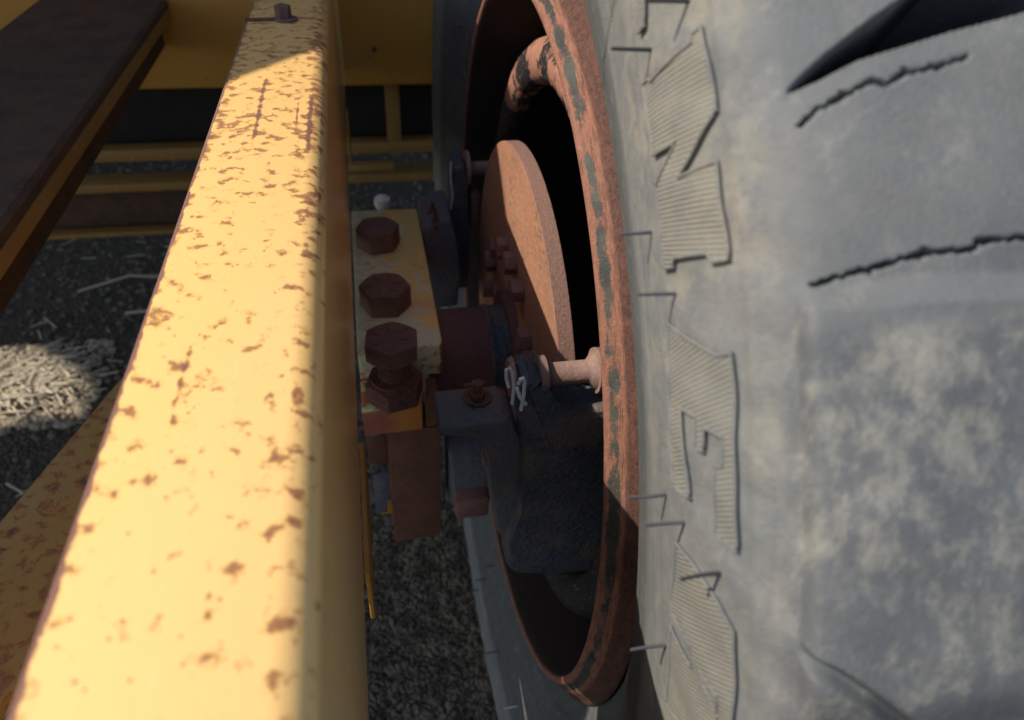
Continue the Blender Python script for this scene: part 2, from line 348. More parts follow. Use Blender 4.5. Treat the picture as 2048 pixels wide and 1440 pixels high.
def rubber(name, base=(.155, .157, .152), dust=(.225, .207, .172), dark=(.085, .09, .10), amt=0., ribs=False):
    n = N(name); U, V, W_ = n.xyz(n.uv)
    f = n.noise(16, 6, .68); g = n.noise(55, 5, .7, vec=n.mp(n.obj, (1, 1, 1), (2, 3, 1))); fine = n.noise(700, 4, .7)
    sv = n.mp(n.uv, (.5, 1, 1)); st = n.noise(150, 4, .6, vec=n.mp(sv, (.07, 1, 1)))
    tread = n.ramp(V, .170, .180)
    col = n.mix(n.ramp(f, .36, .66), base, dust)
    col = n.mix(n.math('MULTIPLY', n.ramp(g, .42, .62), n.math('ADD', .75, n.math('MULTIPLY', tread, -.2))), col, n.mix(tread, (.125, .132, .138), (.13, .138, .15)))
    # the tread keeps less of the tan dust than the sidewall, the scuffed lug face more
    col = n.mix(n.math('MULTIPLY', tread, .72), col, n.mix(n.ramp(n.noise(9, 3), .35, .65), (.104, .112, .122), (.136, .140, .142)))
    ang = n.ramp(U, 2.492, 2.512)
    sc = n.noise(100, 7, .75, vec=n.mp(n.obj, (1, 1.0, .5), (1, 0, 4), (R(25), 0, R(15))), dist=.1)
    sc2 = n.noise(24, 3, .6, vec=n.mp(n.obj, (1, 1, .6), (4, 0, 0)))
    scm = n.ramp(n.math('ADD', sc, n.math('MULTIPLY', sc2, .5)), .70, .95)
    scm = n.math('MULTIPLY', scm, n.math('MULTIPLY', tread, ang))
    col = n.mix(n.math('MULTIPLY', ang, n.math('MULTIPLY', tread, .45)), col, (.075, .081, .090))
    col = n.mix(n.math('MULTIPLY', scm, .75), col, (.29, .275, .235))
    # bead zone: chalky with streaks round the wheel
    bead = n.ramp(V, .112, .085)
    col = n.mix(n.math('MULTIPLY', bead, .6), col, n.mix(n.ramp(st, .35, .65), (.20, .197, .178), (.125, .132, .136)))
    col = n.mix(n.ramp(st, .60, .75, 0, .35), col, dark)
    col = n.mix(n.ramp(V, .086, .07, 0, .75), col, (.052, .055, .052))  # inner sidewall darkened in place of shade on the tyre's far strip
    col = n.mix(n.ramp(n.noise(210, 5, .75), .45, .7, 0, .45), col, (.105, .11, .115)); col = n.mix(n.ramp(n.noise(95, 5, .75, vec=n.mp(n.obj, (1, 1, .6), (0, 5, 2))), .52, .75, 0, .5), col, (.25, .24, .215))
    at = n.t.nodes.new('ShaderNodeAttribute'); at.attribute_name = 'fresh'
    col = n.mix(n.math('MULTIPLY', at.outputs['Fac'], .85), col, (.03, .03, .03))  # near-black put into the deep grooves to stand in for their shade
    h = n.math('ADD', n.math('MULTIPLY', fine, .5), n.math('ADD', n.math('MULTIPLY', g, n.math('SUBTRACT', 1.4, n.math('MULTIPLY', tread, 1.0))), n.math('MULTIPLY', st, n.ramp(V, .15, .10))))
    nr = n.bump(h, .0009, .9)
    if ribs:
        wv = n.t.nodes.new('ShaderNodeTexWave'); wv.wave_type = 'BANDS'; wv.bands_direction = 'X'; wv.wave_profile = 'SIN'
        n.set(wv.inputs[0], n.mp(n.uv, (.5, 1, 1), (0, 0, 0), (0, 0, ribs))); wv.inputs['Scale'].default_value = 190; wv.inputs['Distortion'].default_value = 0
        col = n.mix(.45, col, (.245, .226, .183))
        col = n.mix(n.ramp(wv.outputs[1], .5, .1, 0, .35), col, (.11, .102, .085))
        nr = n.bump(wv.outputs[1], .0004, .8, nr)
    return n.fin(col, .78, nr, spec=.3)
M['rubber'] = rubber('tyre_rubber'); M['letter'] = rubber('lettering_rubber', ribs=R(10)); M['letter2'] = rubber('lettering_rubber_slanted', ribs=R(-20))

def ground_mat():
    n = N('ground_gravel'); a = n.voro(170, feat='F1', out=1); d = n.voro(170); f = n.noise(4, 5, .6); g = n.noise(90, 5, .7)
    gr = n.t.nodes.new('ShaderNodeRGBToBW'); n.set(gr.inputs[0], a)
    col = n.mix(n.ramp(gr.outputs[0], .2, .9), (.058, .045, .030), (.150, .120, .082)); col = n.mix(n.ramp(f, .4, .65, 0, .7), col, (.10, .082, .058))
    col = n.mix(n.ramp(g, .35, .6, .6, 0), col, (.04, .038, .035))
    return n.fin(col, .95, n.bump(n.math('ADD', n.math('MULTIPLY', d, -1), g), .006, 1), spec=.2)
M['ground'] = ground_mat()
M['stone'] = None
def stone_mat():
    n = N('gravel_stone'); a = n.noise(38, 2, .5); b = n.noise(400, 3)
    col = n.mix(n.ramp(a, .35, .65), (.085, .068, .046), (.20, .165, .115)); col = n.mix(n.ramp(b, .5, .7, 0, .5), col, (.06, .055, .05))
    return n.fin(col, .9, n.bump(b, .001, .6), spec=.25)
M['stone'] = stone_mat()

GZ = -.95
# ------------------------------------------------------------------ ground
bm = bmesh.new(); bmesh.ops.create_grid(bm, x_segments=60, y_segments=60, size=150, matrix=Matrix.Translation((0, 0, GZ)))
props(obj('ground', bm, M['ground'], smooth=0), kind='structure')

def np_mesh(name, V, F, mat, smooth=True):
    me = bpy.data.meshes.new(name); V = np.asarray(V, np.float32); F = np.asarray(F, np.int32)
    k = F.shape[1]
    me.vertices.add(len(V)); me.vertices.foreach_set('co', V.ravel()); me.loops.add(F.size); me.loops.foreach_set('vertex_index', F.ravel())
    me.polygons.add(len(F)); me.polygons.foreach_set('loop_start', np.arange(0, F.size, k, dtype=np.int32)); me.polygons.foreach_set('loop_total', np.full(len(F), k, np.int32))
    me.polygons.foreach_set('use_smooth', np.full(len(F), smooth)); me.update(calc_edges=True); me.validate(); me.materials.append(mat)
    return me
rng = np.random.default_rng(5)
def scatter_stones(n, x0, x1, y0, y1, smin, smax):
    ico = [(0, 0, 1), (.89, 0, .45), (.28, .85, .45), (-.72, .53, .45), (-.72, -.53, .45), (.28, -.85, .45), (.72, .53, -.45), (-.28, .85, -.45), (-.89, 0, -.45), (-.28, -.85, -.45), (.72, -.53, -.45), (0, 0, -1)]
    fc = [(0, 1, 2), (0, 2, 3), (0, 3, 4), (0, 4, 5), (0, 5, 1), (1, 6, 2), (2, 7, 3), (3, 8, 4), (4, 9, 5), (5, 10, 1), (6, 7, 2), (7, 8, 3), (8, 9, 4), (9, 10, 5), (10, 6, 1), (11, 7, 6), (11, 8, 7), (11, 9, 8), (11, 10, 9), (11, 6, 10)]
    B = np.array(ico); T = np.array(fc)
    s = smin + (smax - smin) * rng.random(n) ** 3; P = np.c_[x0 + (x1 - x0) * rng.random(n), y0 + (y1 - y0) * rng.random(n), GZ + s * .25]
    V = B[None] * (1 + .35 * (rng.random((n, 12, 1)) - .5)) * (s[:, None, None]) * (np.c_[.7 + .6 * rng.random(n), .7 + .6 * rng.random(n), .45 + .3 * rng.random(n)][:, None, :])
    a = rng.random(n) * 6.28; c, q = np.cos(a), np.sin(a)
    V = np.stack([V[..., 0] * c[:, None] - V[..., 1] * q[:, None], V[..., 0] * q[:, None] + V[..., 1] * c[:, None], V[..., 2]], -1) + P[:, None, :]
    F = T[None] + 12 * np.arange(n)[:, None, None]
    return V.reshape(-1, 3), F.reshape(-1, 3)
Va, Fa = scatter_stones(26000, -.08, .14, .25, 1.1, .0009, .0042)
Vb, Fb = scatter_stones(14000, -1.3, .3, .7, 2.3, .0015, .008)
me = np_mesh('gravel_stones', np.r_[Va, Vb], np.r_[Fa, Fb + len(Va)], M['stone'], False)
props(link(bpy.data.objects.new('gravel_stones', me)), 'grey loose gravel stones strewn over the shaded ground', 'gravel', kind='stuff')
def straw_litter(n, cx, cy, rx, ry):
    V = []; F = []
    for i in range(n):
        a = rng.normal(.1, .9); L = rng.uniform(.01, .055); x = cx + rx * rng.normal(0, .5); y = cy + ry * rng.normal(0, .5); z = GZ + rng.uniform(.003, .022)
        tl = rng.normal(0, .12); d = np.array([math.cos(a), math.sin(a), tl]); wv = np.array([-math.sin(a), math.cos(a), 0]) * rng.uniform(.0008, .0024); hz = np.array([0, 0, .0012])
        p = np.array([x, y, z]); k = len(V)
        for e in (0, 1):
            q = p + d * L * e
            V += [q - wv, q - hz, q + wv, q + hz]
        F += [(k, k + 1, k + 5, k + 4), (k + 1, k + 2, k + 6, k + 5), (k + 2, k + 3, k + 7, k + 6), (k + 3, k, k + 4, k + 7)]
    return np_mesh('straw_litter', V, F, M['straw'], False)
me = straw_litter(1300, -.70, 1.205, .10, .07)
me2 = straw_litter(60, -.55, 1.4, .55, .6)
props(link(bpy.data.objects.new('straw_litter', me)), 'pale dry straw litter on the ground in a patch of sunlight', 'straw', kind='stuff')
props(link(bpy.data.objects.new('loose_straw', me2)), 'thin scatter of single straws over the shaded ground', 'straw', kind='stuff')
Vc, Fc = scatter_stones(1500, -.86, -.54, 1.08, 1.34, .003, .011)
props(link(bpy.data.objects.new('clod_litter', np_mesh('clod_litter', Vc, Fc, M['clod'], False))), 'pale dry clods lying among the sunlit straw', 'clods', kind='stuff')
# two long stems curving over the dark ground
for k, (pts, lab) in enumerate(((((-.66, 1.52), (-.56, 1.57), (-.46, 1.56), (-.36, 1.50), (-.28, 1.42)), 'longest curved dry stem lying on the dark ground beyond the beam'),
                                (((-.54, 1.42), (-.46, 1.42), (-.38, 1.38), (-.30, 1.31)), 'shorter curved dry stem lying nearer on the dark ground'))):
    bm = bmesh.new(); tube(bm, [(x, y, GZ + .012 + .004 * math.sin(i * 2.)) for i, (x, y) in enumerate(pts)], .0028, 6, .0015)
    props(obj('dry_grass_blade', bm, M['straw'], loc=(pts[0][0], pts[0][1], GZ)), lab, 'dry stem')

# ------------------------------------------------------------------ the yellow beam
AX, AZ = -.0215, -.165; BL = -.0885; BB = -.362
beam = empty('steel_beam', (-.055, .4, BB), 'rust speckled pale yellow steel beam running lengthwise beside the wheel', 'beam')
def beam_profile(th=.007, r=.011):
    o = [(BL, BB + .14), (BL, AZ - .003)]
    o += [(BL + .003 - .003 * math.cos(t), AZ - .003 + .003 * math.sin(t)) for t in [R(30), R(60), R(90)]]
    o += [(AX - r + r * math.sin(t), AZ - r + r * math.cos(t)) for t in [R(a) for a in range(0, 91, 9)]]
    o += [(AX, BB + .0015), (AX - .0015, BB), (AX - .035, BB), (AX - .035, BB + th), (AX - th, BB + th)]
    ri = r - th + .002
    o += [(AX - th - ri + ri * math.sin(t), AZ - th - ri + ri * math.cos(t)) for t in [R(a) for a in (90, 60, 30, 0)]]
    o += [(BL + th, AZ - th), (BL + th, BB + .14)]
    return o
bm = bmesh.new(); prism(bm, beam_profile(), 'y', -.45, 1.195)
obj('channel', bm, M['beam'], beam, smooth=30)
# slot, washer and bolt near the far end
bm = bmesh.new()
tube(bm, [(BL + .0005, .674, AZ + .0003), (BL + .012, .674, AZ + .0003), (BL + .030, .676, AZ + .0004)], .0022, 8)
obj('slot_lip', bm, M['nut'], beam)
bm = bmesh.new(); lathe(bm, [(AZ + .0002, 0.0005), (AZ + .0002, .0095), (AZ + .0022, .0095), (AZ + .0022, .0005)], .675, 0, 28, axis='z', cx=-.0555)
ws = obj('washer', bm, M['bolt'], beam)
bm = bmesh.new(); hexhead(bm, -.0575, .677, AZ + .0022, AZ + .0115, .0068, 10)
obj('bolt', bm, M['bolt'], beam, label='small rusty hex bolt on the far top of the beam')
# flat strips welded along the lower edge
bm = bmesh.new(); box(bm, AX + .0005, AX + .0035, .262, .372, BB - .052, BB - .004, .001)
obj('edge_strip', bm, M['yellow'], beam)
bm = bmesh.new(); box(bm, AX + .0005, AX + .0028, .93, 1.03, BB - .048, BB - .004, .001)
obj('edge_strip', bm, M['yellow'], beam)

# ------------------------------------------------------------------ bolted block with three big hex bolts
blkz = -.380
block = empty('mounting_block', (.015, .62, blkz - .032), 'chipped yellow and cream mounting block bolted beside the beam', 'mounting block')
bm = bmesh.new(); prism(bm, [(AX + .001, .493), (.0515, .493), (.0520, .748), (AX + .001, .750)], 'z', blkz - .032, blkz, .0018, 2)
obj('block_plate', bm, M['block'], block, smooth=40)
bolts = []
for k, (x, y, rr, rot, lab) in enumerate(((.0058, .6700, .0222, 8, 'rusty hex bolt head farthest along the yellow block'), (.0070, .5590, .0232, -6, 'rusty hex bolt head in the middle of the yellow block'))):
    bm = bmesh.new(); hexhead(bm, x, y, blkz + .0003, blkz + .0225, rr, rot, marks=(k == 1))
    b = empty('hex_bolt', (x, y, blkz), lab, 'bolt', 'large rusty hex bolts beside the beam')
    obj('bolt_head', bm, M['bolt'], b, smooth=28)
    bm = bmesh.new(); lathe(bm, [(blkz - .05, .0125), (blkz - .0005, .0125)], y, 0, 20, axis='z', cx=x, cap=True); obj('shank', bm, M['nut'], b)
# pad and lower jack bolt
px_, py_ = .0078, .4685
jb = empty('hex_bolt', (px_, py_, -.41), 'rusty hex bolt standing tall above its nut at the near end', 'bolt', 'large rusty hex bolts beside the beam')
bm = bmesh.new(); hexhead(bm, px_, py_ + .002, -.368, -.3505, .0232, 24, marks=True, underside=True); obj('bolt_head', bm, M['bolt'], jb, smooth=28)
bm = bmesh.new(); pr = []
for i in range(60):
    z = -.418 + i * (.05 / 60); pr.append((z, .0125 + (.0008 if i % 3 == 0 else -.0004)))
lathe(bm, pr, py_ + .001, 0, 32, axis='z', cx=px_, cap=True); obj('shank', bm, M['nut'], jb)
bm = bmesh.new(); lathe(bm, [(-.3915, .012), (-.3915, .019), (-.3885, .019), (-.3885, .012)], py_, 0, 32, axis='z', cx=px_, closed=True); obj('washer', bm, M['nut'], jb)
bm = bmesh.new(); hexhead(bm, px_, py_, -.4098, -.3915, .0245, 14, underside=False); obj('nut', bm, M['nut'], jb, smooth=28)
pad = empty('support_pad', (.005, .47, -.44), 'thick rust and cream pad under the near bolt and nut', 'steel pad')
bm = bmesh.new(); prism(bm, [(AX + .001, .4525), (.0290, .4545), (.0330, .4900), (AX + .001, .4915)], 'z', -.4405, -.410, .0014, 2)
obj('pad_plate', bm, M['pad'], pad, smooth=40)
hang = empty('hanging_bracket', (.02, .45, -.60), 'dark rusty vertical bracket plate hanging under the pad', 'bracket')
bm = bmesh.new(); prism(bm, [(.0315, .4570), (.0440, .4570), (.0440, .4900), (.0355, .4905)], 'z', -.4405, -.4125, .0010, 2)
obj('side_cheek', bm, M['hang'], hang, smooth=40)
bm = bmesh.new(); prism(bm, [(-.0020, -.4415), (.0440, -.4415), (.0418, -.590), (-.0036, -.592)], 'y', .4560, .490, .0012, 2)
obj('bracket_plate', bm, M['hang'], hang, smooth=40)
bm = bmesh.new(); box(bm, -.0205, -.0025, .476, .482, -.50, -.4415, .001); obj('rear_web', bm, M['hang'], hang)
bm = bmesh.new(); hexhead(bm, -.0125, .475, -.458, -.447, .0065, 5); obj('small_nut', bm, M['castgrey'], hang)
bm = bmesh.new(); prism(bm, [(-.020, -.555), (-.0025, -.552), (-.0025, -.580), (-.0085, -.580), (-.0085, -.598), (-.020, -.598)], 'y', .50, .515, .001); obj('lower_clip', bm, M['castgrey'], hang)
bm = bmesh.new(); box(bm, -.0160, .0005, .52, .535, -.625, -.585, .001); obj('lower_clip', bm, M['yellow'], hang)
# small white knob past the block
bm = bmesh.new(); lathe(bm, [(-.43, .004), (-.400, .004), (-.396, .008), (-.390, .0100), (-.384, .0092), (-.381, .0050), (-.3805, .0008)], .785, 0, 24, axis='z', cx=.0150, cap=True)
props(obj('knob', bm, M['knob'], loc=(.015, .785, -.43)), 'small white rounded knob just beyond the far end of the block', 'knob')

# ------------------------------------------------------------------ axle, hub, brake disc
CY, CZ = .555, -.4229     # wheel axis
HY, HZ = .5512, -.440      # hub axis as fitted
axle = empty('axle', (.06, HY, HZ - .05), 'round rusty axle tube between the block and the disc', 'axle')
bm = bmesh.new(); lathe(bm, [(.040, .010), (.040, .047), (.0985, .047), (.0985, .010)], HY, HZ, 64); obj('axle_tube', bm, M['tube'], axle)
bm = bmesh.new(); lathe(bm, [(.0985, .02), (.0985, .0485), (.1005, .0495), (.1035, .0485), (.1035, .0475), (.106, .0475), (.1165, .0475), (.1165, .02)], HY, HZ, 64); obj('collar', bm, M['cast'], axle)
bm = bmesh.new(); lathe(bm, [(.1165, .02), (.1165, .062), (.1234, .062), (.1234, .02)], HY, HZ, 64); obj('hub_flange', bm, M['tube'], axle)
disc = empty('brake_disc', (.125, HY, HZ - .2), 'large flat rusty orange disc standing inside the wheel rim', 'brake disc')
bm = bmesh.new(); DX = .1238; DR = .1995
lathe(bm, [(DX + .0005, .03), (DX, .04), (DX, DR - .0004), (DX + .0004, DR), (DX + .0120, DR), (DX + .0124, DR - .0004), (DX + .0124, .03)], HY, HZ, 160, closed=True)
obj('disc_plate', bm, M['disc'], disc)
for a in (28, 50, 72, 92, 111, 136, 158, 182, 205, 228, 250, 273, 295, 317, 340, 4):
    y, z = HY + .104 * math.cos(R(a)), HZ + .104 * math.sin(R(a))
    bm = bmesh.new(); hexhead(bm, 0, 0, 0, .0090, .0105, a); bmesh.ops.transform(bm, verts=bm.verts, matrix=Matrix.Translation((DX - .0022, y, z)) @ Matrix.Rotation(R(-90), 4, 'Y'))
    lathe(bm, [(DX - .0022, .0005), (DX - .0022, .0095), (DX, .0095)], y, z, 20)
    obj('disc_bolt', bm, M['lug'], disc, smooth=28)
    if a in (95, 128):
        pass
# ------------------------------------------------------------------ near caliper
cal = empty('brake_caliper', (.09, .36, -.55), 'black cast iron brake caliper gripping the near side of the disc', 'brake caliper')
bm = bmesh.new()
out = [(.0880, -.3150), (.0826, -.3115), (.0826, -.3045), (.0856, -.3000), (.0880, -.2987), (.0945, -.2987), (.0975, -.3005), (.0990, -.3090), (.1020, -.3170), (.1070, -.3235), (.1170, -.3290),
       (.1254, -.3325), (.1400, -.3310), (.160, -.3260), (.190, -.40), (.190, -.50), (.165, -.517), (.120, -.514), (.092, -.506), (.0850, -.498), (.0820, -.486), (.0850, -.465), (.0915, -.43), (.0925, -.40), (.0900, -.345)]
prism(bm, out, 'y', .341, .369, .0065, 5); obj('caliper_body', bm, M['cast'], cal, smooth=45)
bm = bmesh.new()
brk = [(.034, -.3490), (.0800, -.3490), (.0870, -.3540), (.0925, -.3700), (.0965, -.3950), (.0995, -.4300), (.1010, -.4700), (.0880, -.4900), (.0780, -.4700), (.0730, -.4150), (.0705, -.3830), (.0670, -.3680), (.0610, -.3600), (.034, -.3580)]
prism(bm, brk, 'y', .360, .400, .0025, 3); obj('caliper_bridge', bm, M['castgrey'], cal, smooth=45)
bm = bmesh.new(); lathe(bm, [(.051, .004), (.051, .034), (.054, .0365), (.082, .0365), (.087, .0350)], .470, -.508, 48); obj('piston_housing', bm, M['castgrey'], cal)
bm = bmesh.new(); box(bm, .0530, .0830, .42, .47, -.525, -.500, .003); obj('pad_holder', bm, M['lug'], cal)
bm = bmesh.new(); tube(bm, [(.070, .386, -.414), (.0775, .386, -.414)], .0045, 10); tube(bm, [(.0745, .386, -.420), (.0745, .386, -.406)], .0028, 8); obj('grease_fitting', bm, M['pin'], cal)
bm = bmesh.new(); box(bm, .0985, .1175, .372, .43, -.50, -.345, .003); obj('pad_carrier', bm, M['cast'], cal)
# bleeder
bx, by, bz = .0645, .3865, -.3480
bm = bmesh.new(); lathe(bm, [(bz + .0004, .0090), (bz + .0012, .0105), (bz + .0012, .0085), (bz + .0002, .0075)], by, 0, 32, axis='z', cx=bx, closed=True); obj('bleeder_recess', bm, M['hang'], cal)
bm = bmesh.new(); hexhead(bm, bx, by, bz, bz + .005, .0058, 0); lathe(bm, [(bz + .004, .0033), (bz + .011, .003), (bz + .0115, .0042), (bz + .014, .0042), (bz + .0145, .002)], by, 0, 16, axis='z', cx=bx, cap=True)
tube(bm, [(bx - .010, by - .001, bz + .013), (bx - .004, by, bz + .0125), (bx, by, bz + .0128)], .0016, 6)
tube(bm, [(bx, by, bz + .0128), (bx + .006, by + .001, bz + .0130)], .0010, 6); obj('bleeder_screw', bm, M['nut'], cal)
# slide pin with collar, flange at the rim end
bm = bmesh.new(); PY, PZ = .358, -.3080
lathe(bm, [(.0805, .0130), (.0835, .0145)], PY, PZ, 32, cap=True)
lathe(bm, [(.1000, .007), (.1000, .0135), (.1050, .0135), (.1056, .0130), (.1060, .0080), (.1335, .0080), (.1350, .0090), (.1375, .0120), (.1390, .0128), (.1392, .0155), (.1410, .0158), (.1415, .0155), (.1450, .0155), (.1450, .007)], PY, PZ, 48); obj('slide_pin', bm, M['pin'], cal)
bm = bmesh.new()
def arc(c, r, a0, a1, n, f): return [f(c[0] + r * math.cos(R(a0 + (a1 - a0) * i / n)), c[1] + r * math.sin(R(a0 + (a1 - a0) * i / n))) for i in range(n + 1)]
tube(bm, [(.0798, 0.3405, -.3150), (.0800, 0.3395, -.300), (.0785, 0.3395, -.288), (.0765, 0.3395, -.2830), (.0745, 0.3395, -.2850), (.0748, 0.3395, -.2920), (.0765, 0.3390, -.2990)], .0012, 8)
tube(bm, [(.0825, 0.3375, -.2960), (.0835, 0.3375, -.2920), (.0850, 0.3375, -.2910), (.0862, 0.3375, -.2940), (.0862, 0.3370, -.3050), (.0850, 0.3365, -.3175)], .0013, 8)
tube(bm, [(.0815, 0.3375, -.2990), (.0835, 0.3370, -.3060), (.0880, 0.3365, -.3130)], .0013, 8); obj('cotter_pin', bm, M['wire'], cal)
# ------------------------------------------------------------------ far caliper
fc = empty('brake_caliper', (.10, .75, -.50), 'far blue black brake caliper on the distant edge of the disc', 'brake caliper')
bm = bmesh.new(); prism(bm, [(.0930, -.3345), (.0960, -.3310), (.1060, -.3305), (.1075, -.345), (.110, -.39), (.1125, -.43), (.110, -.49), (.085, -.49), (.075, -.46), (.085, -.41), (.0935, -.38)], 'y', .745, .79, .003, 2); obj('caliper_body', bm, M['cast'], fc, smooth=45)
bm = bmesh.new(); prism(bm, [(.052, -.372), (.070, -.366), (.083, -.362), (.088, -.385), (.092, -.43), (.090, -.475), (.060, -.475)], 'y', .685, .76, .004, 2); obj('caliper_bridge', bm, M['castgrey'], fc, smooth=45)
bm = bmesh.new(); lathe(bm, [(.1085, .008), (.1085, .020), (.1130, .020), (.1130, .008), (.150, .008)], .765, -.343, 28); obj('slide_pin', bm, M['pin'], fc)
bm = bmesh.new(); box(bm, .1135, .1240, .752, .775, -.412, -.368, .002); obj('pad_holder', bm, M['lug'], fc)
for (x, y, z) in ((.0660, .712, -.368), (.0670, .690, -.3685)):
    bm = bmesh.new(); lathe(bm, [(z - .01, .0055), (z, .0055), (z, .0038), (z + .005, .0038), (z + .0055, .0022), (z + .012, .002)], y, 0, 16, axis='z', cx=x, cap=True); obj('bleeder_screw', bm, M['nut'], fc)
bm = bmesh.new(); tube(bm, [(.0905, .745, -.325), (.0895, .742, -.345), (.092, .742, -.362), (.0895, .742, -.380)], .0010, 6); obj('cotter_pin', bm, M['wire'], fc)

# ------------------------------------------------------------------ wheel: rim, nave, tyre
XW = .127
wheel = empty('tractor_wheel', (.242, CY, CZ - .53), 'large wheel with rusted rim and weathered grey ribbed tyre', 'wheel')
rp = [(.330, .345), (.330, .315), (.318, .306), (.29, .302), (.24, .296), (.18, .299), (.145, .3045), (.128, .3065), (.1208, .3080), (.1192, .3092), (.1187, .3110), (.1190, .3128), (.1204, .3140),
      (.1222, .3158), (.1240, .3180), (.1262, .3203), (.1282, .3224), (.1298, .3236), (.1312, .3252), (.1330, .3266), (.1344, .3276), (.1354, .3290), (.1366, .3308), (.1380, .3322), (.1400, .3328), (.1430, .3300), (.150, .325)]
L = 0; vs = [0]
for i in range(1, len(rp)): L += math.dist(rp[i], rp[i - 1]); vs.append(L)
RIMV = (vs[12] - .0002, vs[14] + .0018, vs[8], vs[16] - .0002)
M['rim'] = rim_mat()
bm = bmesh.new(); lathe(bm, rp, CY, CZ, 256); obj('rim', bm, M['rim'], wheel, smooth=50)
bm = bmesh.new()
lathe(bm, [(.168, .270), (.156, .2665), (.1495, .2610), (.1470, .2530), (.1472, .2440), (.1500, .2355), (.156, .2300), (.165, .2285)], CY, CZ, 200)
nave = obj('nave', bm, M['nave'], wheel, smooth=60)
bm = bmesh.new(); lathe(bm, [(.168, .270), (.200, .280), (.250, .296), (.300, .301), (.31, .24), (.30, .238), (.24, .2320), (.165, .2285)], CY, CZ, 200); lathe(bm, [(.30, .238), (.302, .10), (.26, .09), (.26, .01)], CY, CZ, 96); obj('wheel_disc', bm, M['blackpaint'], wheel)
bm = bmesh.new()
for a in (112,):
    y, z = CY + .272 * math.cos(R(a)), CZ + .272 * math.sin(R(a))
    tube(bm, [(.146, y - .012, z - .004), (.141, y - .005, z + .001), (.141, y + .006, z + .003), (.146, y + .014, z + .002)], .008, 12)
obj('weld_lump', bm, M['nave'], wheel)

KP = [(.146, .3305), (.1425, .3325), (.1350, .345), (.1260, .358), (.110, .392), (.1015, .430), (.0985, .462), (.1005, .488), (.1050, .504), (.1105, .514), (.1200, .5205), (.145, .526), (.190, .531), (.242, .533)]
def spline(K, n=24):
    K = [np.array(k) for k in K]; K = [2 * K[0] - K[1]] + K + [2 * K[-1] - K[-2]]; o = []
    for i in range(1, len(K) - 2):
        a, b, c, d = K[i - 1:i + 3]
        for j in range(n):
            t = j / n; o.append(.5 * ((2 * b) + (c - a) * t + (2 * a - 5 * b + 4 * c - d) * t * t + (3 * b - a - 3 * c + d) * t ** 3))
    o.append(K[-2]); return np.array(o)
SP = spline(KP); SS = np.r_[0, np.cumsum(np.hypot(*np.diff(SP, axis=0).T))]; SS = SS - SS[48] - .0023; SMIN = SS[0]; SMAX = SS[-1]
def prof_at(s):
    """(x, r, nx, nr) of the tyre's outer skin, s measured from the near bead; mirrored past the middle"""
    s = np.asarray(s, float); m = s > SMAX; q = np.where(m, 2 * SMAX - s, s)
    x = np.interp(q, SS, SP[:, 0]); r = np.interp(q, SS, SP[:, 1])
    e = .002; dx = np.interp(q + e, SS, SP[:, 0]) - np.interp(q - e, SS, SP[:, 0]); dr = np.interp(q + e, SS, SP[:, 1]) - np.interp(q - e, SS, SP[:, 1])
    l = np.hypot(dx, dr) + 1e-9; nx, nr = -dr / l, dx / l
    nr = np.where(q > SMAX - .004, 1, nr); nx = np.where(q > SMAX - .004, 0, nx)
    return np.where(m, 2 * .242 - x, x), r, np.where(m, -nx, nx), nr
def tpoint(th, s, h=0):
    x, r, nx, nr = prof_at(s); t = np.radians(th); r = r + nr * h
    return np.stack([x + nx * h + 0 * t, CY + r * np.cos(t), CZ + r * np.sin(t)], -1)
def segdist(T, S_, pts):
    """distance in metres to a polyline given in (theta deg, s); also the parameter along it"""
    K = .0092; D = np.full(T.shape, 9.); A = np.zeros(T.shape)
    P = [(a * K, b) for a, b in pts]; tot = sum(math.dist(P[i], P[i + 1]) for i in range(len(P) - 1)); acc = 0
    for (a, b), (c, d) in zip(P[:-1], P[1:]):
        l = math.dist((a, b), (c, d)); u = np.clip(((T * K - a) * (c - a) + (S_ - b) * (d - b)) / l ** 2, 0, 1)
        dd = np.hypot(T * K - a - u * (c - a), S_ - b - u * (d - b)); k = dd < D; D = np.where(k, dd, D); A = np.where(k, (acc + u * l) / tot, A); acc += l
    return D, A
def interp_poly(S_, pts): return np.interp(S_, [p[1] for p in pts], [p[0] for p in pts])
C1 = [(137.08, .1844), (136.65, .19), (136.38, .1969), (136.02, .2053), (136.24, .2078), (135.88, .2137), (135.83, .2194), (135.69, .2265), (135.55, .2320)]
C2 = [(141.93, .183), (141.68, .1933), (141.61, .1986), (141.4, .2067), (141.25, .2149), (141.27, .2274), (141.05, .2289), (141.04, .2414), (141.05, .2532)]
GU = [(136.25, .1790), (135.81, .1832), (134.95, .1947), (134.2, .2060), (133.63, .2157), (132.75, .2257), (129.5, .262), (126.5, .300)]
GL = [(136.18, .1790), (135.82, .191), (135.37, .2022), (135.11, .2134), (134.77, .2279), (134.31, .2501), (133.83, .2664), (133.0, .300)]
G2 = [(153.43, .1774), (153.99, .1872), (154.87, .1974), (156.04, .2085), (157.9, .225), (160, .245)]
ST = [(142.66, .1767), (142.81, .1926), (142.79, .2126), (142.96, .2401), (143.1, .30)]
def sm(x): x = np.clip(x, 0, 1); return x * x * (3 - 2 * x)
def hashn(x): return np.sin(x * 127.1 + 3.1) * .5 + np.sin(x * 311.7) * .3 + np.sin(x * 71.3 + 1.) * .4
